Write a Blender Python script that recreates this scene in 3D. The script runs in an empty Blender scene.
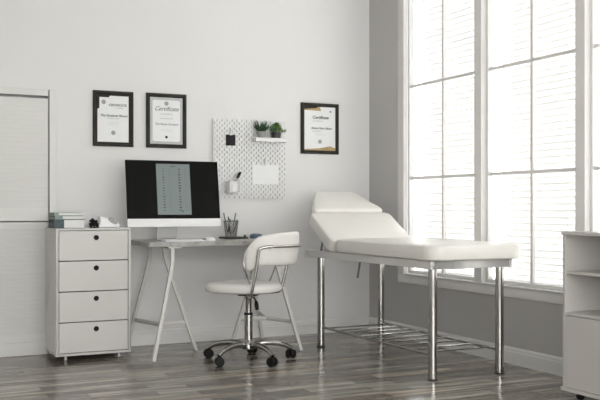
import bpy, bmesh, math, random
from mathutils import Vector, Matrix
random.seed(4)
PI = math.pi
S = bpy.context.scene
C = S.collection

# ------------------------------------------------------------------ camera
YAW = math.radians(26.0)
cd = bpy.data.cameras.new('camera')
cam = bpy.data.objects.new('camera', cd)
C.objects.link(cam)
cam.location = (0, 0, 1.0)
cam.rotation_euler = (PI/2, 0, -YAW)
cd.sensor_width = 36.0
cd.lens = 902.0*36.0/600.0
cd.shift_y = 8.0/600.0
cd.clip_start = 0.05
S.camera = cam

# ------------------------------------------------------------------ view, world, daylight
S.view_settings.view_transform = 'Standard'
S.view_settings.look = 'None'
S.view_settings.exposure = 0.0
S.view_settings.gamma = 1.0
S.view_settings.use_curve_mapping = False

wd = bpy.data.worlds.new('overcast_sky')
S.world = wd
wd.use_nodes = True
bg = wd.node_tree.nodes['Background']
bg.inputs[0].default_value = (1.0, 0.988, 0.978, 1)
bg.inputs[1].default_value = 6.8

pl = bpy.data.lights.new('window_portal', 'AREA')
pl.shape = 'RECTANGLE'; pl.size = 7.0; pl.size_y = 2.7
pl.cycles.is_portal = True
po = bpy.data.objects.new('window_portal', pl)
po.location = (4.02, 2.55, 1.73); po.rotation_euler = (0, PI/2, 0)
po.rotation_euler = Vector((-1, 0, 0)).to_track_quat('-Z', 'Z').to_euler()
C.objects.link(po)

pl2 = bpy.data.lights.new('front_window_portal', 'AREA')  # sampling portal for the added, unseen window behind the camera
pl2.shape = 'RECTANGLE'; pl2.size = 4.9; pl2.size_y = 2.75
pl2.cycles.is_portal = True
po2 = bpy.data.objects.new('front_window_portal', pl2)
po2.location = (1.2, -1.76, 1.47)
po2.rotation_euler = Vector((0, 1, 0)).to_track_quat('-Z', 'Z').to_euler()
C.objects.link(po2)

# ------------------------------------------------------------------ materials
def mat(name, col, rough=0.5, metal=0.0, coat=0.0, spec=0.5, bump=None, var=None, emit=None, trans=0.0):
    m = bpy.data.materials.new(name); m.use_nodes = True
    nt = m.node_tree; b = nt.nodes['Principled BSDF']
    b.inputs['Base Color'].default_value = (*col, 1)
    b.inputs['Roughness'].default_value = rough
    b.inputs['Metallic'].default_value = metal
    b.inputs['Coat Weight'].default_value = coat
    b.inputs['Specular IOR Level'].default_value = spec
    tc = nt.nodes.new('ShaderNodeTexCoord')
    if var:
        sc, amt = var
        n = nt.nodes.new('ShaderNodeTexNoise'); n.inputs['Scale'].default_value = sc
        n.inputs['Detail'].default_value = 5
        nt.links.new(tc.outputs['Object'], n.inputs['Vector'])
        r = nt.nodes.new('ShaderNodeValToRGB')
        r.color_ramp.elements[0].position = 0.3; r.color_ramp.elements[1].position = 0.7
        r.color_ramp.elements[0].color = (*[c*(1-amt) for c in col], 1)
        r.color_ramp.elements[1].color = (*[min(1, c*(1+amt)) for c in col], 1)
        nt.links.new(n.outputs['Fac'], r.inputs[0]); nt.links.new(r.outputs[0], b.inputs['Base Color'])
    if bump:
        sc, st = bump
        n = nt.nodes.new('ShaderNodeTexNoise'); n.inputs['Scale'].default_value = sc
        nt.links.new(tc.outputs['Object'], n.inputs['Vector'])
        bp = nt.nodes.new('ShaderNodeBump'); bp.inputs['Strength'].default_value = st
        bp.inputs['Distance'].default_value = 0.002
        nt.links.new(n.outputs['Fac'], bp.inputs['Height']); nt.links.new(bp.outputs[0], b.inputs['Normal'])
    if emit:
        b.inputs['Emission Color'].default_value = (*emit[0], 1)
        b.inputs['Emission Strength'].default_value = emit[1]
    return m

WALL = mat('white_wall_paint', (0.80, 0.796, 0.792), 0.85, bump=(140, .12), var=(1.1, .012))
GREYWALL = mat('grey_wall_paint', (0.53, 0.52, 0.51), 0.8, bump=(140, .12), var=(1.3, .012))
CEIL = mat('ceiling_paint', (0.66, 0.66, 0.65), 0.9, var=(1, .01))
TRIM = mat('white_trim_paint', (0.80, 0.80, 0.79), 0.4, var=(3, .01))
TRIMG = mat('window_frame_paint', (0.79, 0.77, 0.755), 0.45, var=(3, .01))
LOUV = mat('louvre_paint', (0.76, 0.76, 0.735), 0.55, var=(2, .012))
LOUVG = mat('lower_louvre_paint', (0.70, 0.70, 0.68), 0.55, var=(2, .015))
LAM = mat('white_laminate', (0.62, 0.605, 0.585), 0.35, var=(4, .012))
LAMB = mat('white_laminate_shelf', (0.57, 0.55, 0.525), 0.4, var=(4, .012))
BLACK = mat('black_plastic', (0.010, 0.010, 0.010), 0.5, var=(30, .1), spec=.2)
DGREY = mat('dark_rubber', (0.03, 0.03, 0.03), 0.6, var=(30, .1))
CHROME = mat('chrome', (0.43, 0.42, 0.405), 0.12, 1.0, var=(20, .02))
STEEL = mat('brushed_steel_tube', (0.50, 0.49, 0.47), 0.25, 1.0, var=(20, .03))
CREAM = mat('white_powder_coat', (0.66, 0.65, 0.62), 0.35, var=(8, .02))
VINYL = mat('white_leatherette', (0.82, 0.80, 0.765), 0.38, bump=(260, .25), var=(5, .015))
VINYLC = mat('chair_leatherette', (0.78, 0.765, 0.74), 0.42, bump=(260, .25), var=(5, .015))
RAILM = mat('bed_rail_paint', (0.72, 0.71, 0.695), 0.35, var=(6, .02))
ALU = mat('white_aluminium', (0.85, 0.85, 0.86), 0.35, var=(8, .01))
ALUG = mat('grey_aluminium', (0.55, 0.55, 0.55), 0.35, 0.6, var=(8, .02))
SCREEN = mat('screen_glass', (0.008, 0.008, 0.008), 0.3, var=(8, .05), spec=.06)
FRAMEM = mat('dark_frame_wood', (0.024, 0.022, 0.019), 0.5, var=(14, .25), spec=.25)
PAPER = mat('paper', (0.86, 0.87, 0.88), 0.6, var=(12, .01))
PAPERG = mat('grey_paper', (0.55, 0.56, 0.57), 0.6, var=(160, .12))
INK = mat('ink', (0.06, 0.06, 0.07), 0.6, var=(50, .1))
INKG = mat('grey_ink', (0.38, 0.38, 0.39), 0.6, var=(50, .1))
GOLD = mat('gold_print', (0.42, 0.31, 0.15), 0.5, var=(20, .25))
GREEN = mat('bush_leaf', (0.10, 0.20, 0.045), 0.5, var=(60, .4))
DGREEN = mat('succulent_leaf', (0.022, 0.06, 0.028), 0.45, var=(60, .4))
POTG = mat('grey_pot', (0.33, 0.325, 0.31), 0.7, var=(90, .25))
POTB = mat('black_pot', (0.03, 0.03, 0.032), 0.5, var=(30, .2))
TEAL = mat('teal_grey_cloth', (0.065, 0.095, 0.105), 0.6, var=(60, .15))
SAGE = mat('sage_cover', (0.27, 0.33, 0.31), 0.6, var=(60, .1))
PAGES = mat('page_block', (0.80, 0.80, 0.79), 0.7, var=(300, .03))
BLUE = mat('blue_grey_plastic', (0.10, 0.15, 0.21), 0.35, var=(40, .1))
PENC = mat('grey_pencil', (0.16, 0.16, 0.165), 0.4, var=(40, .1))
PENW = mat('pale_pencil', (0.5, 0.5, 0.49), 0.4, var=(40, .1))
CHARC = mat('charcoal_board', (0.02, 0.02, 0.02), 0.6, var=(120, .2), spec=.2)
LCD = mat('grey_display', (0.26, 0.27, 0.28), 0.3, var=(90, .25))
PAGE_ON = mat('lit_page', (0.02, 0.02, 0.02), 0.4, emit=((0.20, 0.245, 0.235), 0.75))
PANELW = mat('pegboard_white', (0.80, 0.80, 0.80), 0.4, var=(5, .01))

def slat_material():
    m = bpy.data.materials.new('blind_slat'); m.use_nodes = True
    nt = m.node_tree; nt.nodes.clear()
    o = nt.nodes.new('ShaderNodeOutputMaterial')
    d = nt.nodes.new('ShaderNodeBsdfDiffuse'); t = nt.nodes.new('ShaderNodeBsdfTranslucent')
    n = nt.nodes.new('ShaderNodeTexNoise'); n.inputs['Scale'].default_value = 4
    r = nt.nodes.new('ShaderNodeValToRGB')
    r.color_ramp.elements[0].color = (.86, .86, .85, 1); r.color_ramp.elements[1].color = (.92, .92, .91, 1)
    nt.links.new(n.outputs['Fac'], r.inputs[0])
    nt.links.new(r.outputs[0], d.inputs[0]); nt.links.new(r.outputs[0], t.inputs[0])
    x = nt.nodes.new('ShaderNodeMixShader'); x.inputs[0].default_value = .38
    nt.links.new(d.outputs[0], x.inputs[1]); nt.links.new(t.outputs[0], x.inputs[2])
    nt.links.new(x.outputs[0], o.inputs[0])
    return m
SLAT = slat_material()

def glass_material():
    m = bpy.data.materials.new('window_glass'); m.use_nodes = True
    nt = m.node_tree; nt.nodes.clear()
    o = nt.nodes.new('ShaderNodeOutputMaterial')
    t = nt.nodes.new('ShaderNodeBsdfTransparent'); g = nt.nodes.new('ShaderNodeBsdfGlossy')
    t.inputs[0].default_value = (.97, .975, .97, 1); g.inputs['Roughness'].default_value = .02
    lw = nt.nodes.new('ShaderNodeLayerWeight'); lw.inputs[0].default_value = .5
    p5 = nt.nodes.new('ShaderNodeMath'); p5.operation = 'POWER'; p5.inputs[1].default_value = 5
    f = nt.nodes.new('ShaderNodeMath'); f.operation = 'MULTIPLY_ADD'; f.inputs[1].default_value = .94; f.inputs[2].default_value = .03
    nt.links.new(lw.outputs['Facing'], p5.inputs[0]); nt.links.new(p5.outputs[0], f.inputs[0])
    x = nt.nodes.new('ShaderNodeMixShader')
    nt.links.new(f.outputs[0], x.inputs[0]); nt.links.new(t.outputs[0], x.inputs[1]); nt.links.new(g.outputs[0], x.inputs[2])
    nt.links.new(x.outputs[0], o.inputs[0])
    return m
GLASS = glass_material()

def floor_material():
    m = bpy.data.materials.new('grey_oak_laminate'); m.use_nodes = True
    nt = m.node_tree; b = nt.nodes['Principled BSDF']; L = nt.links.new
    tc = nt.nodes.new('ShaderNodeTexCoord')
    def brick(w, h, off, c1, c2, loc):
        mp = nt.nodes.new('ShaderNodeMapping'); mp.inputs['Location'].default_value = loc
        L(tc.outputs['Object'], mp.inputs[0])
        k = nt.nodes.new('ShaderNodeTexBrick')
        k.offset = off; k.inputs['Color1'].default_value = c1; k.inputs['Color2'].default_value = c2
        k.inputs['Scale'].default_value = 1; k.inputs['Brick Width'].default_value = w
        k.inputs['Row Height'].default_value = h; k.inputs['Mortar Size'].default_value = .0008
        k.inputs['Mortar'].default_value = (.05, .045, .04, 1); k.inputs['Mortar Smooth'].default_value = .3
        k.inputs['Bias'].default_value = 0
        L(mp.outputs[0], k.inputs[0]); return k
    k = brick(.55, .098, .37, (.135, .120, .100, 1), (.385, .362, .315, 1), (0, .03, 0))
    # warm strips here and there
    k2 = brick(.55, .098, .37, (0, 0, 0, 1), (1, 1, 1, 1), (31.0, .03, 0))
    # grain
    mg = nt.nodes.new('ShaderNodeMapping'); mg.inputs['Scale'].default_value = (1.6, 34, 1)
    L(tc.outputs['Object'], mg.inputs[0])
    n = nt.nodes.new('ShaderNodeTexNoise'); n.inputs['Scale'].default_value = 1.6; n.inputs['Detail'].default_value = 8
    n.inputs['Roughness'].default_value = .65
    L(mg.outputs[0], n.inputs[0])
    r = nt.nodes.new('ShaderNodeValToRGB')
    r.color_ramp.elements[0].position = .32; r.color_ramp.elements[0].color = (.62, .61, .60, 1)
    r.color_ramp.elements[1].position = .68; r.color_ramp.elements[1].color = (1.32, 1.32, 1.32, 1)
    L(n.outputs['Fac'], r.inputs[0])
    mx = nt.nodes.new('ShaderNodeMixRGB'); mx.blend_type = 'MULTIPLY'; mx.inputs[0].default_value = 1
    L(k.outputs[0], mx.inputs[1]); L(r.outputs[0], mx.inputs[2])
    r2 = nt.nodes.new('ShaderNodeValToRGB')
    r2.color_ramp.elements[0].position = .75; r2.color_ramp.elements[0].color = (1, 1, 1, 1)
    r2.color_ramp.elements[1].position = .98; r2.color_ramp.elements[1].color = (1.12, 1.0, .90, 1)
    L(k2.outputs[0], r2.inputs[0])
    m2 = nt.nodes.new('ShaderNodeMixRGB'); m2.blend_type = 'MULTIPLY'; m2.inputs[0].default_value = 1
    L(mx.outputs[0], m2.inputs[1]); L(r2.outputs[0], m2.inputs[2])
    ms = nt.nodes.new('ShaderNodeMapping'); ms.inputs['Scale'].default_value = (1.0, 9, 1)
    L(tc.outputs['Object'], ms.inputs[0])
    n3 = nt.nodes.new('ShaderNodeTexNoise'); n3.inputs['Scale'].default_value = 2.3; n3.inputs['Detail'].default_value = 4
    L(ms.outputs[0], n3.inputs[0])
    r3 = nt.nodes.new('ShaderNodeValToRGB')
    r3.color_ramp.elements[0].position = .36; r3.color_ramp.elements[0].color = (.58, .57, .56, 1)
    r3.color_ramp.elements[1].position = .62; r3.color_ramp.elements[1].color = (1.3, 1.3, 1.3, 1)
    L(n3.outputs['Fac'], r3.inputs[0])
    m3 = nt.nodes.new('ShaderNodeMixRGB'); m3.blend_type = 'MULTIPLY'; m3.inputs[0].default_value = 1
    L(m2.outputs[0], m3.inputs[1]); L(r3.outputs[0], m3.inputs[2])
    L(m3.outputs[0], b.inputs['Base Color'])
    b.inputs['Roughness'].default_value = .2
    b.inputs['Specular IOR Level'].default_value = .5
    bp = nt.nodes.new('ShaderNodeBump'); bp.inputs['Strength'].default_value = .12; bp.inputs['Distance'].default_value = .002
    L(n.outputs['Fac'], bp.inputs['Height']); L(bp.outputs[0], b.inputs['Normal'])
    return m
FLOOR = floor_material()

def stone_material():
    m = bpy.data.materials.new('grey_stone_laminate'); m.use_nodes = True
    nt = m.node_tree; b = nt.nodes['Principled BSDF']; L = nt.links.new
    tc = nt.nodes.new('ShaderNodeTexCoord')
    n = nt.nodes.new('ShaderNodeTexNoise'); n.inputs['Scale'].default_value = 9; n.inputs['Detail'].default_value = 9
    n.inputs['Roughness'].default_value = .7; n.inputs['Distortion'].default_value = 1.2
    L(tc.outputs['Object'], n.inputs[0])
    r = nt.nodes.new('ShaderNodeValToRGB')
    r.color_ramp.elements[0].position = .35; r.color_ramp.elements[0].color = (.24, .235, .22, 1)
    r.color_ramp.elements[1].position = .68; r.color_ramp.elements[1].color = (.56, .55, .52, 1)
    L(n.outputs['Fac'], r.inputs[0]); L(r.outputs[0], b.inputs['Base Color'])
    b.inputs['Roughness'].default_value = .35
    return m
STONE = stone_material()

# ------------------------------------------------------------------ mesh helpers
def BM(): return bmesh.new()
def box(bm, x0, x1, y0, y1, z0, z1, M=None):
    c = [(x, y, z) for x in (x0, x1) for y in (y0, y1) for z in (z0, z1)]
    v = [bm.verts.new((M @ Vector(p)) if M else p) for p in c]
    for f in ((0, 1, 3, 2), (4, 6, 7, 5), (0, 4, 5, 1), (2, 3, 7, 6), (0, 2, 6, 4), (1, 5, 7, 3)):
        bm.faces.new([v[i] for i in f])
    return v
def prism(bm, pts, h0, h1, fn):
    """closed outline pts [(a,b)], extruded between h0 and h1, fn(a,b,h)->xyz"""
    A = [bm.verts.new(fn(a, b, h0)) for a, b in pts]; B = [bm.verts.new(fn(a, b, h1)) for a, b in pts]
    bm.faces.new(A[::-1]); bm.faces.new(B)
    n = len(pts)
    for i in range(n):
        j = (i+1) % n; bm.faces.new((A[i], A[j], B[j], B[i]))
def ring_verts(bm, c, t, rx, n, ry=None, up=None):
    t = Vector(t).normalized(); up = Vector(up) if up else (Vector((0, 0, 1)) if abs(t.z) < .9 else Vector((1, 0, 0)))
    s = t.cross(up).normalized(); u = s.cross(t).normalized(); ry = ry or rx
    return [bm.verts.new(Vector(c)+s*rx*math.cos(2*PI*i/n)+u*ry*math.sin(2*PI*i/n)) for i in range(n)]
def tube(bm, pts, r, n=12, ry=None, up=None, radii=None):
    P = [Vector(p) for p in pts]; rings = []
    for i, p in enumerate(P):
        t = (P[min(i+1, len(P)-1)]-P[max(i-1, 0)])
        rr = radii[i] if radii else r
        rings.append(ring_verts(bm, p, t, rr, n, (ry if ry else rr), up))
    for a, b in zip(rings, rings[1:]):
        for i in range(n):
            j = (i+1) % n; bm.faces.new((a[i], a[j], b[j], b[i]))
    bm.faces.new(rings[0][::-1]); bm.faces.new(rings[-1])
def smooth_path(pts, k=5, rad=.3):
    """Catmull-Rom through pts"""
    P = [Vector(p) for p in pts]; out = []
    for i in range(len(P)-1):
        p0 = P[max(i-1, 0)]; p1 = P[i]; p2 = P[i+1]; p3 = P[min(i+2, len(P)-1)]
        for j in range(k):
            t = j/k
            out.append(.5*((2*p1)+(p2-p0)*t+(2*p0-5*p1+4*p2-p3)*t*t+(3*p1-p0-3*p2+p3)*t**3))
    out.append(P[-1]); return out
def lathe(bm, prof, cx=0, cy=0, n=24, M=None):
    """prof [(r,z)] revolved about z at cx,cy"""
    rings = []
    for r, z in prof:
        ring = []
        for i in range(n):
            p = Vector((cx+r*math.cos(2*PI*i/n), cy+r*math.sin(2*PI*i/n), z))
            ring.append(bm.verts.new(M @ p if M else p))
        rings.append(ring)
    for a, b in zip(rings, rings[1:]):
        for i in range(n):
            j = (i+1) % n; bm.faces.new((a[i], a[j], b[j], b[i]))
    if prof[0][0] > 1e-5: bm.faces.new(rings[0][::-1])
    if prof[-1][0] > 1e-5: bm.faces.new(rings[-1])
def obj(name, bm, m, parent=None, bevel=0, seg=2, smooth=False, sub=0):
    bmesh.ops.remove_doubles(bm, verts=bm.verts, dist=1e-6)
    bmesh.ops.recalc_face_normals(bm, faces=bm.faces)
    me = bpy.data.meshes.new(name); bm.to_mesh(me); bm.free()
    me.materials.append(m)
    if smooth:
        for p in me.polygons: p.use_smooth = True
    o = bpy.data.objects.new(name, me); C.objects.link(o)
    if parent: o.parent = parent
    if bevel:
        b = o.modifiers.new('bevel', 'BEVEL'); b.width = bevel; b.segments = seg; b.limit_method = 'ANGLE'
        b.angle_limit = math.radians(40)
        for p in me.polygons: p.use_smooth = True
        try:
            w = o.modifiers.new('wn', 'WEIGHTED_NORMAL'); w.keep_sharp = False
        except Exception: pass
    if sub:
        s = o.modifiers.new('sub', 'SUBSURF'); s.levels = sub; s.render_levels = sub
    if smooth and not bevel and not sub:
        try: me.set_sharp_from_angle(angle=math.radians(45))
        except Exception: pass
    return o
def bx(name, dims, m, parent=None, bevel=0.002, M=None):
    bm = BM(); box(bm, *dims, M=M); return obj(name, bm, m, parent, bevel)
def struct(o): o['kind'] = 'structure'; return o
def tag(o, label, cat, group=None):
    o['label'] = label; o['category'] = cat
    if group: o['group'] = group
    return o
def thing(name, label, cat, loc=(0, 0, 0), rz=0, group=None):
    o = bpy.data.objects.new(name, None); C.objects.link(o)
    o.location = loc; o.rotation_euler = (0, 0, rz); o.empty_display_size = .1
    return tag(o, label, cat, group)
def text(name, s, size, loc, m, parent, shear=0, space=1.0, rot=None, bold=0):
    cu = bpy.data.curves.new(name, 'FONT'); cu.body = s; cu.size = size; cu.shear = shear
    cu.align_x = 'CENTER'; cu.align_y = 'CENTER'; cu.extrude = .0003; cu.space_character = space; cu.offset = bold
    t = bpy.data.objects.new(name, cu); C.objects.link(t)
    dg = bpy.context.evaluated_depsgraph_get(); dg.update()
    me = bpy.data.meshes.new_from_object(t.evaluated_get(dg))
    bpy.data.objects.remove(t); bpy.data.curves.remove(cu)
    me.name = name; me.materials.clear(); me.materials.append(m)
    o = bpy.data.objects.new(name, me); C.objects.link(o); o.parent = parent
    o.location = loc; o.rotation_euler = rot or (PI/2, 0, 0)
    return o

# ------------------------------------------------------------------ room shell
XR, YB, XL, YF, H = 3.763, 6.415, -1.4, -1.6, 3.05
struct(bx('floor', (XL-.1, XR+.25, YF-.1, YB+.15, -.1, 0), FLOOR, bevel=0))
struct(bx('ceiling', (XL-.1, XR+.25, YF-.1, YB+.15, H, H+.1), CEIL, bevel=0))
struct(bx('wall_back', (XL-.1, XR+.12, YB, YB+.15, 0, H), WALL, bevel=0))
struct(bx('wall_left', (XL-.1, XL, YF, YB, 0, H), WALL, bevel=0))
FWX0, FWX1, FWZ0, FWZ1 = -1.2, 3.6, .14, 2.8  # opening for an unseen window, added behind the camera as frontal fill light
bm = BM()
box(bm, XL-.1, FWX0, YF-.1, YF, 0, H); box(bm, FWX1, XR+.12, YF-.1, YF, 0, H)
box(bm, FWX0, FWX1, YF-.1, YF, 0, FWZ0); box(bm, FWX0, FWX1, YF-.1, YF, FWZ1, H)
struct(obj('wall_front', bm, WALL))
bm = BM()
box(bm, FWX0, FWX1, YF-.07, YF-.02, FWZ0, FWZ0+.05); box(bm, FWX0, FWX1, YF-.07, YF-.02, FWZ1-.05, FWZ1)
for k in range(5):
    x = FWX0+.03+(FWX1-FWX0-.06)*k/4; box(bm, x-.03, x+.03, YF-.07, YF-.02, FWZ0+.05, FWZ1-.05)
wf = struct(obj('window_8', bm, TRIM, bevel=.003))
bm = BM(); box(bm, FWX0+.01, FWX1-.01, YF-.05, YF-.046, FWZ0+.01, FWZ1-.01); obj('pane', bm, GLASS, wf)
WZ0, WZ1 = .50, 2.88
NW = 5; PER = .965
opens = [(5.0-PER*i, 5.885-PER*i) for i in range(NW)]
bm = BM()
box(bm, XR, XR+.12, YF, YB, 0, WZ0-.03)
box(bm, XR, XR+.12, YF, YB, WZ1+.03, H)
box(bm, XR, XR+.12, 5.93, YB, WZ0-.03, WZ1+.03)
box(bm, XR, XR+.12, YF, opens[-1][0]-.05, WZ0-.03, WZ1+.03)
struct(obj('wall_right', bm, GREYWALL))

def baseboard(name, a, b, axis):
    """profiled skirting, a..b along its run"""
    prof = [(0, 0), (.016, 0), (.016, .078), (.012, .086), (.012, .094), (.006, .104), (0, .108)]
    bm = BM()
    if axis == 'back': prism(bm, prof, a, b, lambda d, z, h: (h, YB-d, z))
    elif axis == 'right': prism(bm, prof, a, b, lambda d, z, h: (XR-d, h, z))
    elif axis == 'left': prism(bm, prof, a, b, lambda d, z, h: (XL+d, h, z))
    else: prism(bm, prof, a, b, lambda d, z, h: (h, YF+d, z))
    return struct(obj(name, bm, TRIM))
baseboard('baseboard_back', 1.215, XR-.016, 'back')
baseboard('baseboard_right', YF, YB-.016, 'right')
baseboard('baseboard_left', YF, YB, 'left')
baseboard('baseboard_front', XL+.02, XR-.02, 'front')

# windows: one continuous casing, then every sash with its own bars and pane
bm = BM()
box(bm, XR-.007, XR+.03, opens[-1][0]-.085, 5.97, .425, WZ0-.012)      # apron
box(bm, XR-.007, XR+.03, opens[-1][0]-.085, 5.97, WZ1, WZ1+.09)
box(bm, XR-.007, XR+.03, 5.885, 5.97, WZ0-.012, WZ1)
box(bm, XR-.007, XR+.03, opens[-1][0]-.085, opens[-1][0], WZ0-.012, WZ1)
for i in range(NW-1):
    box(bm, XR-.007, XR+.09, opens[i+1][1], opens[i][0], WZ0-.012, WZ1)
struct(obj('trim_1', bm, TRIMG, bevel=.004))
bm = BM(); box(bm, XR-.014, XR+.09, opens[-1][0], 5.885, WZ0-.012, WZ0)
struct(obj('trim_2', bm, TRIM, bevel=.003))
for i, (y0, y1) in enumerate(opens):
    bm = BM(); X0, X1 = XR+.03, XR+.075
    ys0, ys1 = y0, y1
    box(bm, X0, X1, ys0, ys0+.022, WZ0, WZ1); box(bm, X0, X1, ys1-.022, ys1, WZ0, WZ1)
    box(bm, X0, X1, ys0+.022, ys1-.022, WZ0, WZ0+.025); box(bm, X0, X1, ys0+.022, ys1-.022, WZ1-.04, WZ1)
    w = struct(obj('window_%d' % (i+1), bm, TRIM, bevel=.003))
    ym = (y0+y1)/2-.01
    bm = BM()
    box(bm, X0+.008, X0+.03, ym-.011, ym+.011, WZ0+.025, WZ1-.04)
    for z in (1.228, 1.932, 2.64):
        box(bm, X0+.008, X0+.03, ys0+.022, ym-.011, z-.011, z+.011)
        box(bm, X0+.008, X0+.03, ym+.011, ys1-.022, z-.011, z+.011)
    obj('glazing_bar', bm, TRIMG, w)
    bm = BM(); box(bm, X0+.034, X0+.038, ys0+.01, ys1-.01, WZ0+.01, WZ1-.02)
    obj('pane', bm, GLASS, w)

# venetian blinds hanging outside the panes; the last two, out of view, added to even the daylight
BLX = ['bright white slat blind in the window above the near end of the shelf unit',
      'bright white slat blind in the window closest to the camera']
BL = ['bright white slat blind in the window nearest the room corner',
      'bright white slat blind in the middle window beside the massage table end',
      'bright white slat blind in the window at the right edge above the shelf unit']
for i in range(5):
    y0, y1 = opens[i]; y0 += .035; y1 -= .03
    t = thing('window_blind', (BL+BLX)[i], 'blind', (XR+.145, (y0+y1)/2, WZ0+.01), 0, 'slat blinds outside the windows')
    hw = (y1-y0)/2; bm = BM(); n = int((WZ1-WZ0-.06)/.0425); a = math.radians(70)
    for k in range(n):
        z = .03+k*.0425; w = .0265
        M = Matrix.Translation((0, 0, z)) @ Matrix.Rotation(a, 4, 'Y')
        pts = [(-w, -.0012), (-w*.4, .0022), (w*.4, .0022), (w, -.0012), (w*.4, .0008), (-w*.4, .0008)]
        prism(bm, pts, -hw, hw, lambda p, q, h, M=M: M @ Vector((p, h, q)))
    obj('slats', bm, SLAT, t)
    bx('head_rail', (-.025, .025, -hw, hw, WZ1-WZ0-.045, WZ1-WZ0-.01), TRIM, t)
    bx('bottom_rail', (-.02, .02, -hw, hw, 0, .015), TRIM, t)
    bm = BM()
    for yy in (-hw*.62, hw*.62): tube(bm, [(-.028, yy, .01), (-.028, yy, WZ1-WZ0-.04)], .0012, 6)
    obj('ladder_cord', bm, TRIM, t)

# louvred panels at the left of the back wall
PY = 6.30; PX = 1.165
bm = BM()
box(bm, PX, PX+.045, PY-.004, YB, 0, 1.806)
box(bm, -.30, PX+.045, PY+.004, YB, 1.806, 1.812)
box(bm, PX-.004, PX, PY+.03, YB, 0, 1.806)
struct(obj('trim_3', bm, LOUV, bevel=.002))
def louvre(name, z0, z1, rt, rb, pitch, m, tilt, py):
    bm = BM(); x0, x1 = -.28, PX-.004; st = .035
    box(bm, x0, x0+st, py, py+.035, z0, z1); box(bm, x1-.004, x1, py+.02, py+.035, z0, z1)
    box(bm, x0+st, x1-.004, py, py+.035, z0, z0+rb); box(bm, x0+st, x1-.004, py, py+.035, z1-rt, z1)
    d = struct(obj(name, bm, m, bevel=.002))
    bm = BM(); z = z0+rb+pitch*.5
    while z < z1-rt-pitch*.2:
        M = Matrix.Translation((0, py+.009, z)) @ Matrix.Rotation(math.radians(tilt), 4, 'X')
        box(bm, x0+st, x1-.004, -.003, .003, -pitch*.56, pitch*.56, M=M); z += pitch
    obj('slats', bm, m, d)
    return d
louvre('door_1', .912, 1.806, .04, .085, .030, LOUV, 14, PY+.0)
louvre('door_2', .092, .904, .05, .05, .030, LOUVG, 10, PY+.003)
bm = BM(); box(bm, -.28, PX-.008, PY-.004, PY+.05, 0, .092)
struct(obj('trim_4', bm, LOUVG, bevel=.004))

# wall socket by the treatment table
t = thing('wall_socket', 'small pale wall socket low on the back wall behind the massage table', 'socket', (3.205, YB, .643))
bx('plate', (-.036, .036, -.009, 0, -.036, .036), RAILM, t, .003)
bm = BM(); lathe(bm, [(.022, .0), (.022, .002), (.018, .003)], n=20, M=Matrix.Translation((0, -.009, 0)) @ Matrix.Rotation(PI/2, 4, 'X'))
obj('outlet', bm, PAPERG, t)

# ------------------------------------------------------------------ drawer cabinet
t = thing('drawer_cabinet', 'white four-drawer cabinet on small casters left of the desk', 'cabinet', (1.40, 6.175, 0))
x0, x1, y0, y1, z0, z1 = -.262, .232, -.245, .215, .036, .866
bm = BM(); th = .017
box(bm, x0, x0+th, y0, y1, z0+th, z1-.012); box(bm, x1-th, x1, y0, y1, z0+th, z1-.012)
box(bm, x0, x1, y0, y1, z0, z0+th)
box(bm, x0+th, x1-th, y1-.006, y1, z0+th, z1-.012)
obj('body', bm, LAM, t, .0015)
bx('top_panel', (x0-.004, x1+.002, y0-.004, y1, z1-.012, z1), LAM, t, .0015)
dz = (z1-z0-th-.012)/4
for k in range(4):
    a = z0+th+dz*k+.003; b = a+dz-.006
    d = bx('drawer', (x0+th+.004, x1-th-.004, y0+.003, y0+.02, a, b), LAM, t, .0012)
    bx('drawer_box', (x0+th+.015, x1-th-.015, y0+.02, y1-.02, a+.01, b-.02), LAM, d, 0)
    bm = BM(); M = Matrix.Translation((0.0, y0+.003, b-.046)) @ Matrix.Rotation(PI/2, 4, 'X')
    lathe(bm, [(.0, .001), (.009, .001), (.012, .003), (.0165, .003), (.0175, .0), (.0175, -.01)], n=24, M=M)
    obj('finger_pull', bm, BLACK, d, smooth=True)
for cx, cy in ((x0+.07, y0+.05), (x1-.07, y0+.05), (x0+.07, y1-.05), (x1-.07, y1-.05)):
    bm = BM(); box(bm, cx-.014, cx+.014, cy-.01, cy+.018, .029, .036)
    box(bm, cx-.013, cx-.010, cy-.008, cy+.012, .012, .029); box(bm, cx+.010, cx+.013, cy-.008, cy+.012, .012, .029)
    c = obj('caster', bm, DGREY, t)
    bm = BM(); M = Matrix.Translation((cx, cy, .0145)) @ Matrix.Rotation(PI/2, 4, 'Y')
    lathe(bm, [(.010, -.009), (.0145, -.007), (.0145, .007), (.010, .009)], n=16, M=M)
    obj('wheel', bm, RAILM, c, smooth=True)

# books on the cabinet
def book(z, h, x0, x1, y0, y1, cov, label, spine=.05, rz=0):
    t = thing('book', label, 'book', (0, 0, z), 0, 'books stacked on the drawer cabinet')
    cx, cy = (x0+x1)/2, (y0+y1)/2
    t.location = (cx, cy, z); t.rotation_euler = (0, 0, rz); a, b = (x1-x0)/2, (y1-y0)/2
    c = .0025
    bm = BM()
    box(bm, -a, a, -b, b, 0, c); box(bm, -a, a, -b, b, h-c, h); box(bm, -a, -a+c, -b, b, c, h-c)
    obj('cover', bm, cov, t, .0008)
    bx('page_block', (-a+c, a-.004, -b+.003, b-.004, c, h-c), PAGES, t, 0)
    if spine:
        bm = BM(); box(bm, -a-.0006, -a+spine, -b-.0008, -b+.0028, 0.0, h); obj('spine_wrap', bm, cov, t)
    return t
ZC = .8665
CX0, CX1 = 1.142, 1.340
book(ZC, .058, CX0, CX1, 6.0, 6.19, TEAL, 'thick book with dark teal-grey spine, lowest in the stack on the drawer cabinet', .062)
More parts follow.
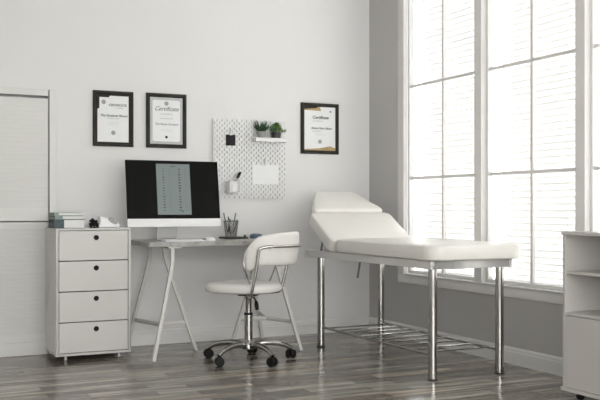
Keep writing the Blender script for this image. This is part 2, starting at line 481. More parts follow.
book(ZC+.0585, .024, CX0+.003, CX1, 6.005, 6.19, SAGE, 'thinner sage-grey book in the middle of the stack on the drawer cabinet', .05, .015)
book(ZC+.083, .02, CX0, CX1-.02, 6.0, 6.18, SAGE, 'thin pale sage book lying topmost of the stack on the drawer cabinet', .03, -.02)

# black tangle-shaped ornament and white device on the cabinet
t = thing('pocket_sculpture', 'small black spiky desk ornament between the books and white device on the cabinet', 'ornament', (1.405, 6.03, ZC))
bm = BM()
for a, b in (((-.025, 0, .004), (.022, 0, .05)), ((.028, 0, .004), (-.012, .0, .062)), ((-.028, .0, .05), (.03, 0, .022)), ((0, -.018, .004), (.004, .018, .04)), ((-.03, 0, .024), (-.002, 0, .034))):
    tube(bm, smooth_path([a, tuple((Vector(a)+Vector(b))/2+Vector((.004, 0, .003))), b], 4), .0085, 8)
obj('ornament_body', bm, BLACK, t, smooth=True)
bx('stand', (-.022, .022, -.016, .016, 0, .005), DGREY, t, .001)

t = thing('desk_device', 'white wedge-shaped device with a grey oval display at the right end of the cabinet top', 'device', (1.505, 6.05, ZC))
bm = BM()
prism(bm, [(-.07, 0), (.072, 0), (.076, .018), (.058, .042), (.02, .064), (-.03, .074), (-.066, .078), (-.06, .05)], -.04, .04, lambda a, b, h: (a, h, b))
obj('housing', bm, ALU, t, .01, 3)
bm = BM()
M = Matrix.Translation((.024, -.0405, .047)) @ Matrix.Rotation(math.radians(33), 4, 'Y')
prism(bm, [(.036*math.cos(2*PI*i/24), .0155*math.sin(2*PI*i/24)) for i in range(24)], -.003, .003, lambda a, b, h: M @ Vector((a, h, b)))
obj('display', bm, LCD, t)

# ------------------------------------------------------------------ desk
t = thing('desk', 'desk with grey stone-look top on white tripod trestles under the monitor', 'desk', (2.25, 6.06, 0))
DX, DT = .54, .773
bx('tabletop', (-DX, DX, -.30, .305, DT-.031, DT), STONE, t, .002)
def leg(bm, pts, w=.012):
    for a, b in zip(pts, pts[1:]): pass
    tube(bm, pts, w, 4, up=(0, 1, 0))
def flat(bm, a, b, w, d):
    a, b = Vector(a), Vector(b); tube(bm, [a, b], w, 4, ry=d)
for s in (-1, 1):
    q = lambda x, y, z: ((x-2.25)*(-s), y-6.06, z)
    bm = BM(); box(bm, *sorted((q(1.84, 0, 0)[0], q(1.93, 0, 0)[0])), -.30, .25, DT-.034-.008, DT-.0315)
    tr = obj('trestle', bm, CREAM, t)
    for pts in ([(1.716, 5.692, .0), (1.872, 5.782, .63), (1.875, 5.79, .735)],
                [(1.72, 6.36, 0), (1.862, 6.275, .63), (1.868, 6.27, .735)],
                [(2.12, 6.01, 0), (1.905, 6.025, .63), (1.89, 6.03, .735)]):
        P = [Vector(q(*p)) for p in pts]
        P = [P[0], P[0].lerp(P[1], .93), P[1]+Vector((0, 0, .012)), P[2]]
        bm = BM(); tube(bm, P, .0165, 4, ry=.0165, up=(1, 1, 0)); obj('leg', bm, CREAM, tr, .002)
    m = q(1.85, 5.99, .2)
    bm = BM()
    for e in ((1.762, 6.335, .2), (2.05, 6.015, .2), (1.766, 5.722, .2)):
        flat(bm, m, q(*e), .004, .014)
    obj('spreader', bm, CREAM, tr)

# monitor
t = thing('monitor', 'large all-in-one monitor with black screen and white chin on the desk', 'monitor', (1.982, 6.05, DT))
TM = Matrix.Translation((0, 0, .096)) @ Matrix.Rotation(math.radians(-8.5), 4, 'X')
W = .339; HM = .470
bm = BM(); box(bm, -W, W, 0, .012, 0, .058, M=TM); obj('chin', bm, ALU, t, .002)
bm = BM(); box(bm, -W, W, 0, .012, .058, HM, M=TM); sc = obj('screen', bm, SCREEN, t, .004)
bm = BM()
prism(bm, [(-W+.004, .0), (W-.004, 0), (W-.06, .03), (-W+.06, .03)], .006, HM-.006, lambda a, b, h: TM @ Vector((a, .012+b, h)))
obj('rear_shell', bm, ALU, t, .004)
bm = BM(); box(bm, -.122, .124, -.0012, .0, .085, HM-.024, M=TM)
pg = obj('page', bm, PAGE_ON, sc)
bm = BM(); random.seed(3)
zt = HM-.06
for k in range(16):
    z = HM-.06-k*.0195
    for xx, wd_, th_ in ((-.072, .016, .008), (.045, .018, .010)):
        w_ = wd_*(.4+.7*random.random())
        box(bm, xx-w_/2, xx+w_/2, -.0018, -.0012, z-th_*.5, z+th_*.5*random.random(), M=TM)
    for xx in (-.03, -.022, .085, .093):
        box(bm, xx-.003, xx+.003, -.0018, -.0012, z, z+.0015, M=TM)
box(bm, -.02, .02, -.0018, -.0012, HM-.043, HM-.037, M=TM)
box(bm, .055, .067, -.0018, -.0012, .103, .113, M=TM)
obj('page_print', bm, INK, pg) if False else obj('page_print', bm, INK, sc)
bm = BM()
prism(bm, [(.075, .18), (.088, .18), (.115, .02), (.118, .006), (.105, .006), (.098, .02)], -.105, .04, lambda a, b, h: (h, a, b))
obj('stand_neck', bm, ALUG, t, .002)
bx('stand_foot', (-.115, .05, -.06, .12, 0, .007), ALUG, t, .002)

t = thing('keyboard', 'slim white keyboard lying in front of the monitor', 'keyboard', (1.985, 5.865, DT))
bm = BM(); prism(bm, [(-.055, 0), (.055, 0), (.055, .010), (-.055, .004)], -.145, .145, lambda a, b, h: (h, a, b))
obj('base', bm, ALU, t, .001)
for r in range(5):
    bm = BM(); zz = .0045+(r+.5)/5*.0055
    for k in range(14):
        xa = -.14+k*.02; box(bm, xa+.001, xa+.0185, -.051+r*.0205, -.051+r*.0205+.0175, zz, zz+.002)
    obj('key_row', bm, PAPER, t)

t = thing('computer_mouse', 'small white mouse with black front end beside the keyboard', 'mouse', (2.19, 5.92, DT))
bm = BM(); lathe(bm, [(0, .027), (.4, .025), (.75, .018), (.97, .007), (1, 0)], n=20, M=Matrix.Diagonal((.043, .03, 1, 1)))
obj('shell', bm, ALU, t, smooth=True)
bm = BM(); lathe(bm, [(0, .014), (.5, .012), (.9, .005), (1, 0)], n=16, M=Matrix.Translation((-.048, 0, 0)) @ Matrix.Diagonal((.028, .026, 1, 1)))
obj('button_pad', bm, BLACK, t, smooth=True)

t = tag(bx('folder', (2.41, 2.575, 6.145, 6.33, DT+.0005, DT+.013), DGREY, None, .002), 'flat dark folder lying under the pen cup on the desk', 'folder')
FZ = DT+.0135
t = thing('pen_cup', 'dark grey wire-mesh pen cup standing on the folder', 'pen holder', (2.472, 6.235, FZ))
bm = BM(); n = 26
R0, R1, CH = .040, .055, .115
for k in range(n):
    a = 2*PI*k/n
    for d in (-1, 1):
        b = a+d*2*PI*4/n
        pts = [((R0+(R1-R0)*u)*math.cos(a+(b-a)*u), (R0+(R1-R0)*u)*math.sin(a+(b-a)*u), .003+CH*u) for u in (0, .33, .66, 1)]
        tube(bm, pts, .0011, 4)
obj('wire_mesh', bm, PENC, t)
bm = BM(); 
tube(bm, [(R1*math.cos(2*PI*i/28), R1*math.sin(2*PI*i/28), CH+.003) for i in range(29)], .0026, 6)
obj('rim', bm, PENC, t)
bm = BM(); lathe(bm, [(R0, 0), (R0, .003), (0, .003)], n=28); obj('base', bm, PENC, t)
pens = [(-.02, .0, -.058, .0, .175, PENC, 'grey pencil leaning farthest left in the mesh pen cup'),
        (.008, .012, .042, .01, .172, PENC, 'dark pencil leaning to the right and sticking out highest from the pen cup'),
        (-.01, -.015, -.018, .01, .145, BLACK, 'short black pen standing upright left in the pen cup'),
        (.012, -.015, -.03, -.02, .12, PENW, 'pale pencil crossing to the left inside the pen cup'),
        (-.012, -.02, .028, -.02, .125, PENW, 'pale pencil crossing to the right inside the pen cup'),
        (.015, .01, .047, -.005, .122, PENC, 'grey pen against the right side of the pen cup'),
        (-.022, .015, .0, .018, .13, BLACK, 'black pen standing at the back of the pen cup')]
for x0_, y0_, x1_, y1_, L_, m_, lb in pens:
    t = thing('pencil', lb, 'pencil', (2.472, 6.235, FZ+.0035), 0, 'pencils in the mesh cup')
    a = Vector((x0_, y0_, .001)); b = Vector((x1_, y1_, L_)); d = (b-a)
    bm = BM(); tube(bm, [a+d*.12, b], .0042, 6); obj('barrel', bm, m_, t)
    bm = BM(); tube(bm, [a, a+d*.12], .0042, 6, radii=[.0008, .0042]); obj('tip', bm, PENW, t)

t = thing('blue_case', 'small rounded blue-grey case lying behind the chair at the right end of the desk', 'case', (2.68, 6.25, DT))
bm = BM(); lathe(bm, [(.9, 0), (1, .012), (.97, .022)], n=28, M=Matrix.Diagonal((.050, .04, .8, 1))); obj('case_base', bm, BLUE, t, smooth=True)
bm = BM(); lathe(bm, [(1, .0225), (.96, .032), (.7, .042), (0, .045)], n=28, M=Matrix.Diagonal((.050, .04, .8, 1))); obj('lid', bm, BLUE, t, smooth=True)
t = bm = BM(); lathe(bm, [(.007, 0), (.008, .006), (.006, .014), (0, .017)], n=14)
o = obj('pencil_sharpener', bm, BLACK, None, smooth=True); o.location = (2.556, 6.17, FZ)
tag(o, 'tiny round black pencil sharpener on the folder between cup and blue case', 'sharpener')

# ------------------------------------------------------------------ pegboard and what hangs on it
PBY = 6.390; PX0, PX1, PZ0, PZ1 = 2.389, 2.989, 1.074, 1.674
t = thing('pegboard', 'white slotted pegboard on the back wall above the desk', 'pegboard', ((PX0+PX1)/2, PBY, (PZ0+PZ1)/2))
bm = BM(); N = 30; cs = .02; hs = .30
def V(x, z, y): return (x, y, z)
def grid_face(y):
    cache = {}
    def g(x, z):
        k = (round(x, 5), round(z, 5))
        if k not in cache: cache[k] = bm.verts.new((x, y, z))
        return cache[k]
    for i in range(N):
        for j in range(N):
            x = -hs+i*cs; z = -hs+j*cs
            c = [(x, z), (x+cs, z), (x+cs, z+cs), (x, z+cs)]
            edge = i in (0, N-1) or j in (0, N-1)
            if (i+j) % 2 == 0:
                sx, sz = .0044, .0092; cx, cz = x+cs/2, z+cs/2
                h = [(cx-sx, cz-sz), (cx+sx, cz-sz), (cx+sx, cz+sz), (cx-sx, cz+sz)]
                for k in range(4):
                    k2 = (k+1) % 4; bm.faces.new([g(*c[k]), g(*c[k2]), g(*h[k2]), g(*h[k])])
            else: bm.faces.new([g(*p) for p in c])
grid_face(0)
o = obj('board', bm, PANELW, t)
so = o.modifiers.new('thickness', 'SOLIDIFY'); so.thickness = .005; so.offset = -1 if o.data.polygons[0].normal.y < 0 else 1
for cx in (-hs+.03, hs-.03):
    for cz in (-hs+.03, hs-.03):
        bm = BM(); lathe(bm, [(.010, 0), (.010, .019)], n=14, M=Matrix.Translation((cx, .006, cz)) @ Matrix.Rotation(-PI/2, 4, 'X')); obj('spacer', bm, PANELW, t)
for cx, cz in ((-hs+.03, hs-.014), (hs-.03, hs-.014)):
    bm = BM(); lathe(bm, [(.006, 0), (.005, .003), (0, .0035)], n=12, M=Matrix.Translation((cx, 0, cz)) @ Matrix.Rotation(PI/2, 4, 'X')); obj('screw', bm, RAILM, t)

t = thing('peg_shelf', 'small white shelf hooked at the upper right of the pegboard', 'shelf', (2.832, PBY-.001, 1.507))
bm = BM(); box(bm, -.128, .128, -.085, -.003, .024, .028); box(bm, -.128, .128, -.089, -.085, 0, .03); box(bm, -.132, -.128, -.089, -.003, 0, .03); box(bm, .128, .132, -.089, -.003, 0, .03)
obj('tray', bm, PANELW, t, .001)
for s in (-.08, .08): bx('hook', (s-.002, s+.002, -.003, .002, 0, .02), PANELW, t, 0)
# succulent
def pot(bm, r0, r1, h): lathe(bm, [(r0, 0), (r1, h), (r1-.004, h), (r1-.005, h-.008), (0, h-.008)], n=24)
SZ = 1.5355
t = thing('potted_succulent', 'dark green spiky succulent in a grey pot on the pegboard shelf', 'plant', (2.767, PBY-.046, SZ))
bm = BM(); pot(bm, .030, .039, .05); obj('pot', bm, POTG, t, smooth=True)
bm = BM(); lathe(bm, [(.033, .041), (.02, .046), (0, .048)], n=16); obj('soil', bm, POTG, t)
bm = BM(); random.seed(9)
for k in range(18):
    a = k*2.4; el = .55+.6*(k/18) + random.uniform(-.05, .1); L_ = .078+.02*random.random()
    d = Vector((math.cos(a)*math.cos(el), math.sin(a)*math.cos(el), math.sin(el)))
    p = Vector((0, 0, .044)); pts = [p, p+d*L_*.4+Vector((0, 0, -.003)), p+d*L_*.75, p+d*L_+Vector((0, 0, .012))]
    pts = [Vector((q.x*.95, min(q.y*.7, .028), q.z)) for q in pts]
    tube(bm, pts, .006, 6, radii=[.006, .0085, .0055, .0005])
obj('leaves', bm, DGREEN, t, smooth=True)
t = thing('potted_bush', 'bushy light green plant in a black pot on the pegboard shelf', 'plant', (2.888, PBY-.048, SZ))
bm = BM(); pot(bm, .034, .040, .048); obj('pot', bm, POTB, t, smooth=True)
bm = BM(); random.seed(21)
for k in range(30):
    a = random.uniform(0, 2*PI); el = random.uniform(.15, 1.45); d = Vector((math.cos(a)*math.cos(el), math.sin(a)*math.cos(el), math.sin(el)))
    tube(bm, [(0, 0, .036), tuple(Vector((0, 0, .045))+d*.05)], .0012, 4)
obj('stems', bm, GREEN, t)
bm = BM()
for k in range(420):
    a = random.uniform(0, 2*PI); el = random.uniform(-.15, 1.5)
    d = Vector((math.cos(a)*math.cos(el), math.sin(a)*math.cos(el), math.sin(el)))
    r_ = random.uniform(.5, .95); p = Vector((0, 0, .062))+Vector((d.x*.050, d.y*.030, d.z*.058))*r_
    s1 = Vector((random.uniform(-1, 1), random.uniform(-1, 1), random.uniform(-1, 1))).normalized()
    tdir = (d+s1*.7).normalized(); sd = tdir.cross(s1).normalized(); L_ = .014; w_ = .004
    vs = [bm.verts.new(p), bm.verts.new(p+tdir*L_*.5+sd*w_), bm.verts.new(p+tdir*L_), bm.verts.new(p+tdir*L_*.5-sd*w_)]
    bm.faces.new(vs)
for k in range(9):   # the sprig leaning out to the right
    p = Vector((.045+k*.004, -.004, .058+k*.001))
    for s in (-1, 1):
        q_ = p+Vector((.009, -.004, s*.01)); bm.faces.new([bm.verts.new(p), bm.verts.new(p+Vector((.007, 0, s*.003))), bm.verts.new(q_), bm.verts.new(p+Vector((.001, 0, s*.006)))])
obj('foliage', bm, GREEN, t)

def clip(z, x, y, label):
    t = thing('peg_clip', label, 'clip', (x, y, z), 0, 'white clips hooked in the pegboard')
    bx('spring_arm', (-.005, .005, -.012, -.002, -.012, .03), RAILM, t, .001)
    bx('peg', (-.003, .003, -.002, .004, .02, .026), RAILM, t, 0)
    bx('jaw', (-.011, .011, -.012, -.0045, -.022, -.012), RAILM, t, .001)
clip(1.574, 2.529, PBY-.001, 'narrow pale clip holding the black card at the upper left of the pegboard')
clip(1.352, 2.815, PBY-.001, 'narrow pale clip holding the white sheet at the lower right of the pegboard')
tag(bx('black_card', (2.490, 2.568, PBY-.004, PBY-.002, 1.474, 1.557), CHARC, None, 0), 'small square black card clipped to the pegboard', 'card')
tag(bx('paper_sheet', (2.707, 2.925, PBY-.004, PBY-.002, 1.183, 1.334), PAPER, None, 0), 'blank white sheet of paper clipped to the lower right of the pegboard', 'paper')

t = thing('peg_cup', 'small white cup with markers at the lower left of the pegboard', 'cup', (2.530, PBY-.046, 1.115))
bm = BM(); w_, h_ = .042, .085
box(bm, -w_, w_, -w_, w_, 0, .003)
box(bm, -w_, -w_+.003, -w_, w_, .003, h_); box(bm, w_-.003, w_, -w_, w_, .003, h_)
box(bm, -w_+.003, w_-.003, -w_, -w_+.003, .003, h_); box(bm, -w_+.003, w_-.003, w_-.003, w_, .003, h_)
obj('cup_body', bm, PANELW, t, .004)
bx('hook', (-.004, .004, w_, w_+.006, h_-.02, h_-.005), PANELW, t, 0)
for k, (xa, xb, lb) in enumerate(((-.016, .015, 'left of the two black markers leaning in the white pegboard cup'), (.002, .038, 'right of the two black markers leaning in the white pegboard cup'))):
    mk = thing('marker', lb, 'marker', (2.530, PBY-.046, 1.1185), 0, 'markers in the pegboard cup')
    a = Vector((xa, -.01+.02*k, .004)); b = Vector((xb+.032-.004*k, -.01+.02*k, .146+.008*k))
    bm = BM(); tube(bm, [a, a+(b-a)*.72], .0065, 10); obj('barrel', bm, PENW, mk, smooth=True)
    bm = BM(); tube(bm, [a+(b-a)*.72, b], .0082, 10); obj('cap', bm, BLACK, mk, smooth=True)

# ------------------------------------------------------------------ framed certificates
def framed(xc, zc, w, h, label, kind):
    t = thing('framed_certificate', label, 'framed certificate', (xc, YB, zc), 0, 'framed certificates on the back wall')
    fw = .028; bm = BM(); D = .022
    def loop(i, y): return [bm.verts.new((sx_*(w/2-i), y, sz_*(h/2-i))) for sx_, sz_ in ((-1, -1), (1, -1), (1, 1), (-1, 1))]
    loops = [loop(0, 0), loop(0, -D*.8), loop(.004, -D), loop(fw*.55, -D*.96), loop(fw-.004, -D*.72), loop(fw, -D*.62), loop(fw, 0)]
    for A, B in zip(loops, loops[1:]+loops[:1]):
        for i in range(4): j = (i+1) % 4; bm.faces.new((A[i], A[j], B[j], B[i]))
    obj('frame', bm, FRAMEM, t)
    pw, ph = w/2-fw, h/2-fw; y = -.009
    def quad(name, pts, m, yy, par=t):
        b = BM(); prism(b, pts, yy, yy+.001, lambda p, q, hh: (p, hh, q)); return obj(name, b, m, par)
    tx = lambda s, sz, x, z, m=INK, sh=0, sp=1, bo=0: text('lettering', s, sz, (x, y-.0028, z), m, sheet, sh, sp, bold=bo)
    if kind == 1:
        bm = BM(); box(bm, -pw, pw, y, y+.004, -ph, ph); obj('mount', bm, FRAMEM, t)
        sheet = quad('sheet', [(-pw+.004, -ph+.004), (pw-.006, -ph+.004), (pw-.006, ph-.006), (-pw+.095, ph-.006), (-pw+.085, ph-.018), (-pw+.018, ph-.018), (-pw+.018, ph-.095), (-pw+.004, ph-.105)], PAPER, y-.001)
        tx('CERTIFICATE', .022, .032, ph-.073, INK, 0, 1, .0004); tx('of completion', .011, .045, ph-.092, INKG)
        tx('The Graduate Person', .0225, .003, .022, INK, .35, 1, .0004); tx('for the course', .014, 0, .002, INKG, .3)
        for k, wd_ in enumerate((.13, .15, .12)):
            tx('~'*12, .012, 0, -.024-.010*k, INKG)
        sx, sz, sx2, sz2 = -pw+.048, ph-.052, 0, -ph+.07
        tx('______          ______', .012, 0, -ph+.06, INKG)
    elif kind == 2:
        bm = BM(); box(bm, -pw, pw, y, y+.004, -ph, ph); obj('mount', bm, PAPERG, t)
        sheet = quad('sheet', [(-pw+.02, -ph+.03), (-pw+.032, -ph+.02), (pw-.032, -ph+.02), (pw-.02, -ph+.03), (pw-.02, ph-.03), (pw-.032, ph-.02), (-pw+.032, ph-.02), (-pw+.02, ph-.03)], PAPER, y-.001)
        tx('Certificate', .043, .0, ph-.085, INK, .4); tx('of completion', .016, 0, ph-.122, INKG, .2)
        tx('this certifies that', .014, 0, ph-.155, INKG, .2); tx('The Name Surname', .022, .0, -.025, INK, .35)
        for k in range(2): tx('~'*13, .012, 0, -.065-.011*k, INKG)
        tx('______          ______', .012, 0, -ph+.055, INKG)
        sx, sz, sx2, sz2 = 0, ph-.045, .0, -ph+.052
    else:
        bm = BM(); box(bm, -pw, pw, y, y+.004, -ph, ph); obj('mount', bm, PAPER, t)
        sheet = quad('sheet', [(-pw+.004, -ph+.004), (pw-.004, -ph+.004), (pw-.004, ph-.004), (-pw+.004, ph-.004)], PAPER, y-.001)
        quad('gold_corner', [(-pw, ph), (-pw, ph-.03), (-pw+.15, ph-.032), (-pw+.14, ph)], GOLD, y-.003)
        quad('dark_corner', [(-pw, ph), (-pw, ph-.02), (-pw+.11, ph-.012), (-pw+.12, ph)], FRAMEM, y-.0042)
        quad('gold_foot', [(-pw, -ph), (pw, -ph), (pw, -ph+.02), (pw-.05, -ph+.036), (0, -ph+.018), (-pw, -ph+.008)], GOLD, y-.003)
        tx('Certificate', .034, .005, ph-.085, INK, .2, 1, .0006); tx('of achievement', .014, -.02, ph-.113, INKG)
        tx('Name Here, Name', .0235, .012, .003, INK, .35, 1, .0004)
        tx('for taking part', .013, -.03, -.02, INKG)
        for k in range(2): tx('~'*12, .012, 0, -.04-.011*k, INKG)
        tx('______          ______', .012, 0, -ph+.06, INKG)
        sx, sz, sx2, sz2 = pw-.045, ph-.035, 0, -ph+.07
    for (a, b, r_, mm) in ((sx, sz, .016 if kind != 3 else .009, INKG), (sx2, sz2, .016 if kind != 2 else .010, INKG if kind != 2 else BLACK)):
        bm = BM(); n = 20
        M = Matrix.Translation((a, y-.001, b)) @ Matrix.Rotation(PI/2, 4, 'X')
        lathe(bm, [(r_, 0), (r_, .0012), (r_*.72, .0012), (r_*.72, .0006), (r_*.45, .0006), (r_*.45, .0012), (0, .0012)], n=20, M=M); obj('seal', bm, mm, t)
fk = .996
framed(1.640*fk, 1.640, .292, .397, 'dark-framed certificate with a black upper left corner, leftmost on the back wall', 1)
framed(2.037*fk, 1.642, .306, .400, 'dark-framed certificate on grey mount directly above the monitor', 2)
framed(3.314*fk, 1.633, .336, .404, 'dark-framed certificate with gold corner stripes, right of the pegboard', 3)

# ------------------------------------------------------------------ office chair
CHX, CHY = 2.294, 5.475
CA = math.radians(-48.9)
t = thing('office_chair', 'white leatherette swivel chair with chrome star base in front of the desk', 'chair', (CHX, CHY, 0), CA)
def se(a, n=2.4):
    c, s = math.cos(a), math.sin(a); return (abs(c)**(2/n)*(1 if c >= 0 else -1), abs(s)**(2/n)*(1 if s >= 0 else -1))
bm = BM(); rings = []
for rr, z in ((0, .449), (.6, .448), (.9, .45), (.975, .458), (1, .474), (.985, .492), (.94, .505), (.85, .512), (.6, .514), (.3, .513), (0, .513)):
    ring = []
    for i in range(40):
        u, v = se(2*PI*i/40); ring.append(bm.verts.new((-.036+.247*rr*u, .225*rr*v, z)))
    rings.append(ring)
for a, b in zip(rings, rings[1:]):
    for i in range(40): 
        j = (i+1) % 40; bm.faces.new((a[i], a[j], b[j], b[i]))
obj('seat', bm, VINYLC, t, smooth=True)
# wrap-around back: u follows the curve, each section is a rounded pad
def ucurve(ph, off=0):
    a, b = .268+off, .240+off
    return Vector((.045+a*math.cos(ph), b*math.sin(ph), 0))
bm = BM(); rings = []; NU = 40; PM = math.radians(80)
for i in range(NU+1):
    ph = -PM+2*PM*i/NU; f = abs(ph)/PM
    top = .851-.022*min(1, f/.7)**2
    e = max(0, (f-.70)/.30)
    top -= .105*e**1.8; bot = .633-.0*f
    bot -= .040*min(1, max(0, (f-.76)/.2))
    if e > .8: bot += .03*(e-.8)/.2; 
    thick = .024*(1-.55*e**2)
    mid = (top+bot)/2; hh = (top-bot)/2
    nrm = Vector((math.cos(ph)*.238, math.sin(ph)*.262, 0)).normalized()
    base = ucurve(ph)+Vector((0, 0, mid)); ring = []
    M_ = 18
    for k in range(M_):
        u, v = se(2*PI*k/M_, 3.2)
        lean = .10*(v*hh)    # leans back towards the top
        ring.append(bm.verts.new(base+nrm*(thick*u+lean)+Vector((0, 0, v*hh))))
    rings.append(ring)
for a, b in zip(rings, rings[1:]):
    for i in range(18):
        j = (i+1) % 18; bm.faces.new((a[i], a[j], b[j], b[i]))
bm.faces.new(rings[0][::-1]); bm.faces.new(rings[-1])
obj('backrest', bm, VINYLC, t, sub=1, smooth=True)
# steel bow round the back that comes down on both sides of the seat
pp = math.radians(63)
pts = [(.02, -.06, .437), (.10, -.17, .437), (.125, -.210, .442), (.137, -.232, .47), (.168, -.237, .60), (.188, -.240, .72)]
arc = []
for i in range(19):
    ph = -math.radians(50)+math.radians(100)*i/18
    p = ucurve(ph, .035); p.z = .755+.004*math.cos(ph); arc.append(tuple(p))
pts = pts+[(.197, -.238, .745)]+arc+[(.197, .238, .745)]+[(a, -b, c) for a, b, c in pts[::-1]]
bm = BM(); tube(bm, smooth_path(pts, 4), .0098, 10); obj('back_bow', bm, STEEL, t, smooth=True)
for s in (-1, 1):
    p = ucurve(s*math.radians(79)); 
    bm = BM(); tube(bm, smooth_path([(p.x-.004, p.y*.99, .72), (p.x-.013, p.y*1.0, .66), (p.x-.008, p.y*.96, .60), (p.x-.012, p.y*.62, .508)], 5), .0055, 8); obj('arm_support', bm, STEEL, t, smooth=True)
for s in (-.8, .8):
    p = ucurve(s, .0); q_ = ucurve(s, .045)
    bm = BM(); tube(bm, [(p.x, p.y, .748), (q_.x, q_.y, .748)], .006, 8); obj('screw', bm, STEEL, t)
# mechanism, lever, column
bx('seat_plate', (-.055, .055, -.05, .05, .425, .4485), DGREY, t, .003)
bm = BM(); tube(bm, [(.04, -.04, .426), (.085, -.085, .418), (.11, -.11, .395)], .005, 8); lv = obj('lever', bm, BLACK, t)
bm = BM(); tube(bm, [(.105, -.105, .402), (.115, -.118, .382), (.125, -.13, .352)], .011, 10, radii=[.008, .014, .012]); obj('lever_grip', bm, BLACK, lv, smooth=True)
bm = BM(); lathe(bm, [(.021, .30), (.021, .40), (.026, .412), (.026, .425)], n=20); gc = obj('gas_piston', bm, CHROME, t, smooth=True)
bm = BM(); lathe(bm, [(.027, .11), (.027, .305), (.018, .309)], n=24); co = obj('column', bm, CHROME, t, smooth=True)
bm = BM(); lathe(bm, [(.0285, .299), (.0285, .312), (.017, .314)], n=24); obj('column_ring', bm, BLACK, co, smooth=True)
bm = BM(); lathe(bm, [(.03, .072), (.045, .078), (.047, .105), (.036, .122), (.031, .135), (.029, .138)], n=24); obj('base_hub', bm, CHROME, t, smooth=True)
for k in range(5):
    aw = math.radians(-9+72*k)-CA; c_, s_ = math.cos(aw), math.sin(aw)
    pts = [(.03*c_, .03*s_, .097), (.10*c_, .10*s_, .112), (.18*c_, .18*s_, .108), (.25*c_, .25*s_, .09), (.29*c_, .29*s_, .066)]
    bm = BM(); P = smooth_path(pts, 4); n_ = len(P)
    tube(bm, P, .015, 10, radii=[.022-.008*i/(n_-1) for i in range(n_)]); obj('base_arm', bm, CHROME, t, smooth=True)
    bm = BM(); tube(bm, [(.293*c_, .293*s_, .038), (.293*c_, .293*s_, .072)], .006, 8)
    sw = aw+random.uniform(-.9, .9)
    M = Matrix.Translation((.293*c_, .293*s_, 0)) @ Matrix.Rotation(sw, 4, 'Z')
    box(bm, -.022, .012, -.006, .006, .026, .058, M=M)
    ca = obj('caster', bm, BLACK, t)
    for s2 in (-1, 1):
        bm = BM(); M2 = M @ Matrix.Translation((-.006, s2*.0175, .030)) @ Matrix.Rotation(PI/2, 4, 'X')
        lathe(bm, [(.018, -.011), (.027, -.010), (.030, -.005), (.030, .005), (.027, .010), (.018, .011)], n=20, M=M2); obj('wheel', bm, BLACK, ca, smooth=True)

# ------------------------------------------------------------------ massage table
t = thing('massage_table', 'white padded massage table with raised head end on chrome legs by the windows', 'massage table', (3.24, 5.1, 0))
ox, oy = 3.24, 5.1
X0, X1, Y0, Y1 = 2.95-ox, 3.54-ox, 4.335-oy, 5.92-oy
RZ0, RZ1 = .645, .693
bm = BM(); tt = .03
box(bm, X0, X0+tt, Y0, Y1, RZ0, RZ1); box(bm, X1-tt, X1, Y0, Y1, RZ0, RZ1)
box(bm, X0+tt, X1-tt, Y0, Y0+tt, RZ0, RZ1); box(bm, X0+tt, X1-tt, Y1-tt, Y1, RZ0, RZ1)
box(bm, X0+tt, X1-tt, .37, .40, RZ0+.01, RZ1)
obj('frame', bm, RAILM, t, .002)
legs = [(2.985-ox, 4.365-oy), (3.468-ox, 4.365-oy), (2.985-ox, 5.775-oy), (3.495-ox, 5.79-oy)]
for x, y in legs:
    bm = BM(); lathe(bm, [(.026, .012), (.026, RZ0)], x, y, 28); lg = obj('leg', bm, CHROME, t, smooth=True)
    bm = BM(); lathe(bm, [(.031, 0), (.031, .006), (.0245, .012)], x, y, 24); obj('foot_cap', bm, DGREY, lg, smooth=True)
for (a, b) in ((legs[0], legs[2]), (legs[1], legs[3])):
    bm = BM(); tube(bm, [(*a, .145), (*b, .145)], .0085, 10); obj('shelf_rail', bm, CHROME, t, smooth=True)
for k in range(9):
    f = (k+.7)/9.4; a = Vector((*legs[0], .147)).lerp(Vector((*legs[2], .147)), f); b = Vector((*legs[1], .147)).lerp(Vector((*legs[3], .147)), f)
    bm = BM(); tube(bm, [a, b], .0055, 8); obj('shelf_rod', bm, CHROME, t, smooth=True)
def rounded(pts, r, seg=6):
    out = []; n = len(pts)
    for i in range(n):
        p = Vector((*pts[i], 0)); a = (Vector((*pts[i-1], 0))-p); b = (Vector((*pts[(i+1) % n], 0))-p)
        a.normalize(); b.normalize(); ang = a.angle(b); d = r/math.tan(ang/2)
        c = p+(a+b).normalized()*(r/math.sin(ang/2)); p1 = p+a*d; p2 = p+b*d
        v1 = p1-c; v2 = p2-c; tot = v1.angle(v2); cr = 1 if v1.cross(v2).z > 0 else -1
        for k in range(seg+1):
            rt = Matrix.Rotation(cr*tot*k/seg, 3, 'Z'); q = c+rt @ v1; out.append((q.x, q.y))
    return out
def cushion(name, pts, r, h, M, bev):
    pts = rounded(pts, r)
    cx = sum(p[0] for p in pts)/len(pts); cy = sum(p[1] for p in pts)/len(pts)
    mx = max(max(abs(p[0]-cx) for p in pts), .1); my = max(max(abs(p[1]-cy) for p in pts), .1)
    bm = BM(); rings = []
    steps = []
    for k in range(5):
        a = PI/2*k/4; steps.append((-bev*(1-math.sin(a)), bev*.6*(1-math.cos(a))))
    up = [(d, h-(b if b else 0)) for d, b in steps[::-1]]
    for d, z in steps+up+[(-bev-.03, h+.004), (-bev-.09, h+.007)]:
        ring = []
        for x, y in pts:
            fx = 1+d/mx; fy = 1+d/my
            ring.append(bm.verts.new(M @ Vector((cx+(x-cx)*fx, cy+(y-cy)*fy, z))))
        rings.append(ring)
    for a, b in zip(rings, rings[1:]):
        for i in range(len(a)):
            j = (i+1) % len(a); bm.faces.new((a[i], a[j], b[j], b[i]))
    bm.faces.new(rings[0][::-1]); bm.faces.new(rings[-1])
    return obj(name, bm, VINYL, t, smooth=True)
I4 = Matrix.Identity(4)
MX0, MX1 = 2.922-ox, 3.597-ox
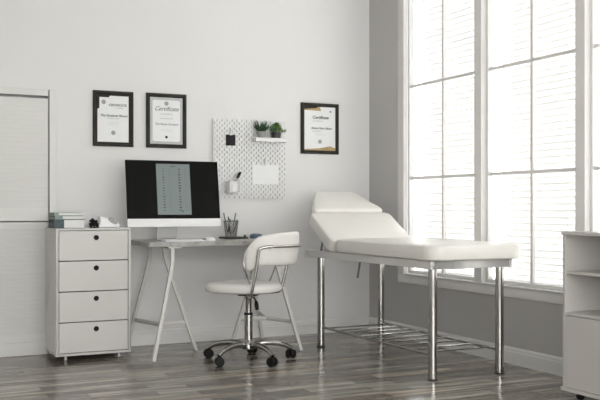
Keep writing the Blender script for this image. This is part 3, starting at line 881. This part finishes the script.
cushion('mattress', [(MX0, 4.275-oy), (MX1, 4.275-oy), (MX1, 5.50-oy), (MX0, 5.50-oy)], .10, .090, Matrix.Translation((0, 0, .695)), .02)
def incl(y, z, deg): return Matrix.Translation((0, y, z)) @ Matrix.Rotation(math.radians(deg), 4, 'X')
MI = incl(5.515-oy, .705, 30)
cushion('backrest_cushion', [(MX0-.01, -.01), (MX1-.02, -.01), (MX1-.02, .39), (MX0-.01, .39)], .045, .10, incl(5.52-oy, .692, 30), .026)
MH = incl(5.515-oy, .705, 30)
cushion('headrest', [(MX0+.02, .395), (MX1-.042, .395), (MX1-.187, .69), (MX0+.165, .69)], .03, .095, MH, .028)
bm = BM(); box(bm, MX0+.04, MX0+.07, 0, .37, -.02, -.001, M=MI); box(bm, MX1-.07, MX1-.04, 0, .37, -.02, -.001, M=MI); box(bm, MX0+.07, MX1-.07, .3, .33, -.02, -.001, M=MI)
box(bm, MX0+.22, MX0+.25, .3, .52, -.024, -.001, M=MI); box(bm, MX1-.25, MX1-.22, .3, .52, -.024, -.001, M=MI)
obj('hinged_frame', bm, RAILM, t)
for x in (MX0+.055, MX1-.055):
    bm = BM(); tube(bm, [(x, 5.76-oy, RZ1), (x, 5.72-oy, .795)], .008, 8); obj('backrest_strut', bm, CHROME, t, smooth=True)
bm = BM(); tube(bm, [(3.02-ox, 5.27-oy, RZ0), (3.00-ox, 5.27-oy, .53)], .007, 8); obj('lever', bm, PENC, t, smooth=True)

# ------------------------------------------------------------------ shelf unit at right
t = thing('storage_shelf', 'white shelf unit with open shelves over a cupboard door at the right edge', 'shelf unit', (3.54, 3.3, 0))
a0, a1, b0, b1, c0, c1 = 3.317-3.54, 3.745-3.54, 2.86-3.3, 3.657-3.3, .045, .877
th = .018
bx('side_panel', (a0+.004, a1, b1-th, b1, c0+th, c1-th), LAMB, t, .001)
bx('side_panel', (a0+.004, a1, b0, b0+th, c0+th, c1-th), LAMB, t, .001)
bx('top_panel', (a0-.004, a1, b0-.004, b1+.004, c1-th, c1), LAMB, t, .001)
bx('bottom_panel', (a0-.008, a1, b0-.004, b1+.004, c0, c0+th), LAMB, t, .001)
bx('back_panel', (a1-.008, a1-.001, b0+th, b1-th, c0+th, c1-th), LAMB, t, 0)
bx('shelf', (a0+.012, a1-.008, b0+th, b1-th, .655, .670), LAMB, t, .001)
bx('shelf', (a0+.004, a1-.008, b0+th, b1-th, .440, .455), LAMB, t, .001)
bx('door', (a0+.002, a0+.018, b0+th+.002, b1-th-.002, c0+th+.003, .437), LAMB, t, .001)
for x, y in ((a0+.06, b1-.07), (a0+.06, b0+.07), (a1-.06, b1-.07), (a1-.06, b0+.07)):
    bm = BM(); box(bm, x-.016, x+.016, y-.016, y+.016, .036, .045); box(bm, x-.010, x+.014, y-.003, y+.003, .018, .036); c = obj('caster', bm, BLACK, t)
    bm = BM(); M = Matrix.Translation((x, y+.008, .018)) @ Matrix.Rotation(PI/2, 4, 'X'); lathe(bm, [(.012, -.005), (.018, -.004), (.018, .004), (.012, .005)], n=16, M=M); obj('wheel', bm, BLACK, c, smooth=True)
    bm = BM(); M = Matrix.Translation((x, y-.008, .018)) @ Matrix.Rotation(PI/2, 4, 'X'); lathe(bm, [(.012, -.005), (.018, -.004), (.018, .004), (.012, .005)], n=16, M=M); obj('wheel', bm, BLACK, c, smooth=True)
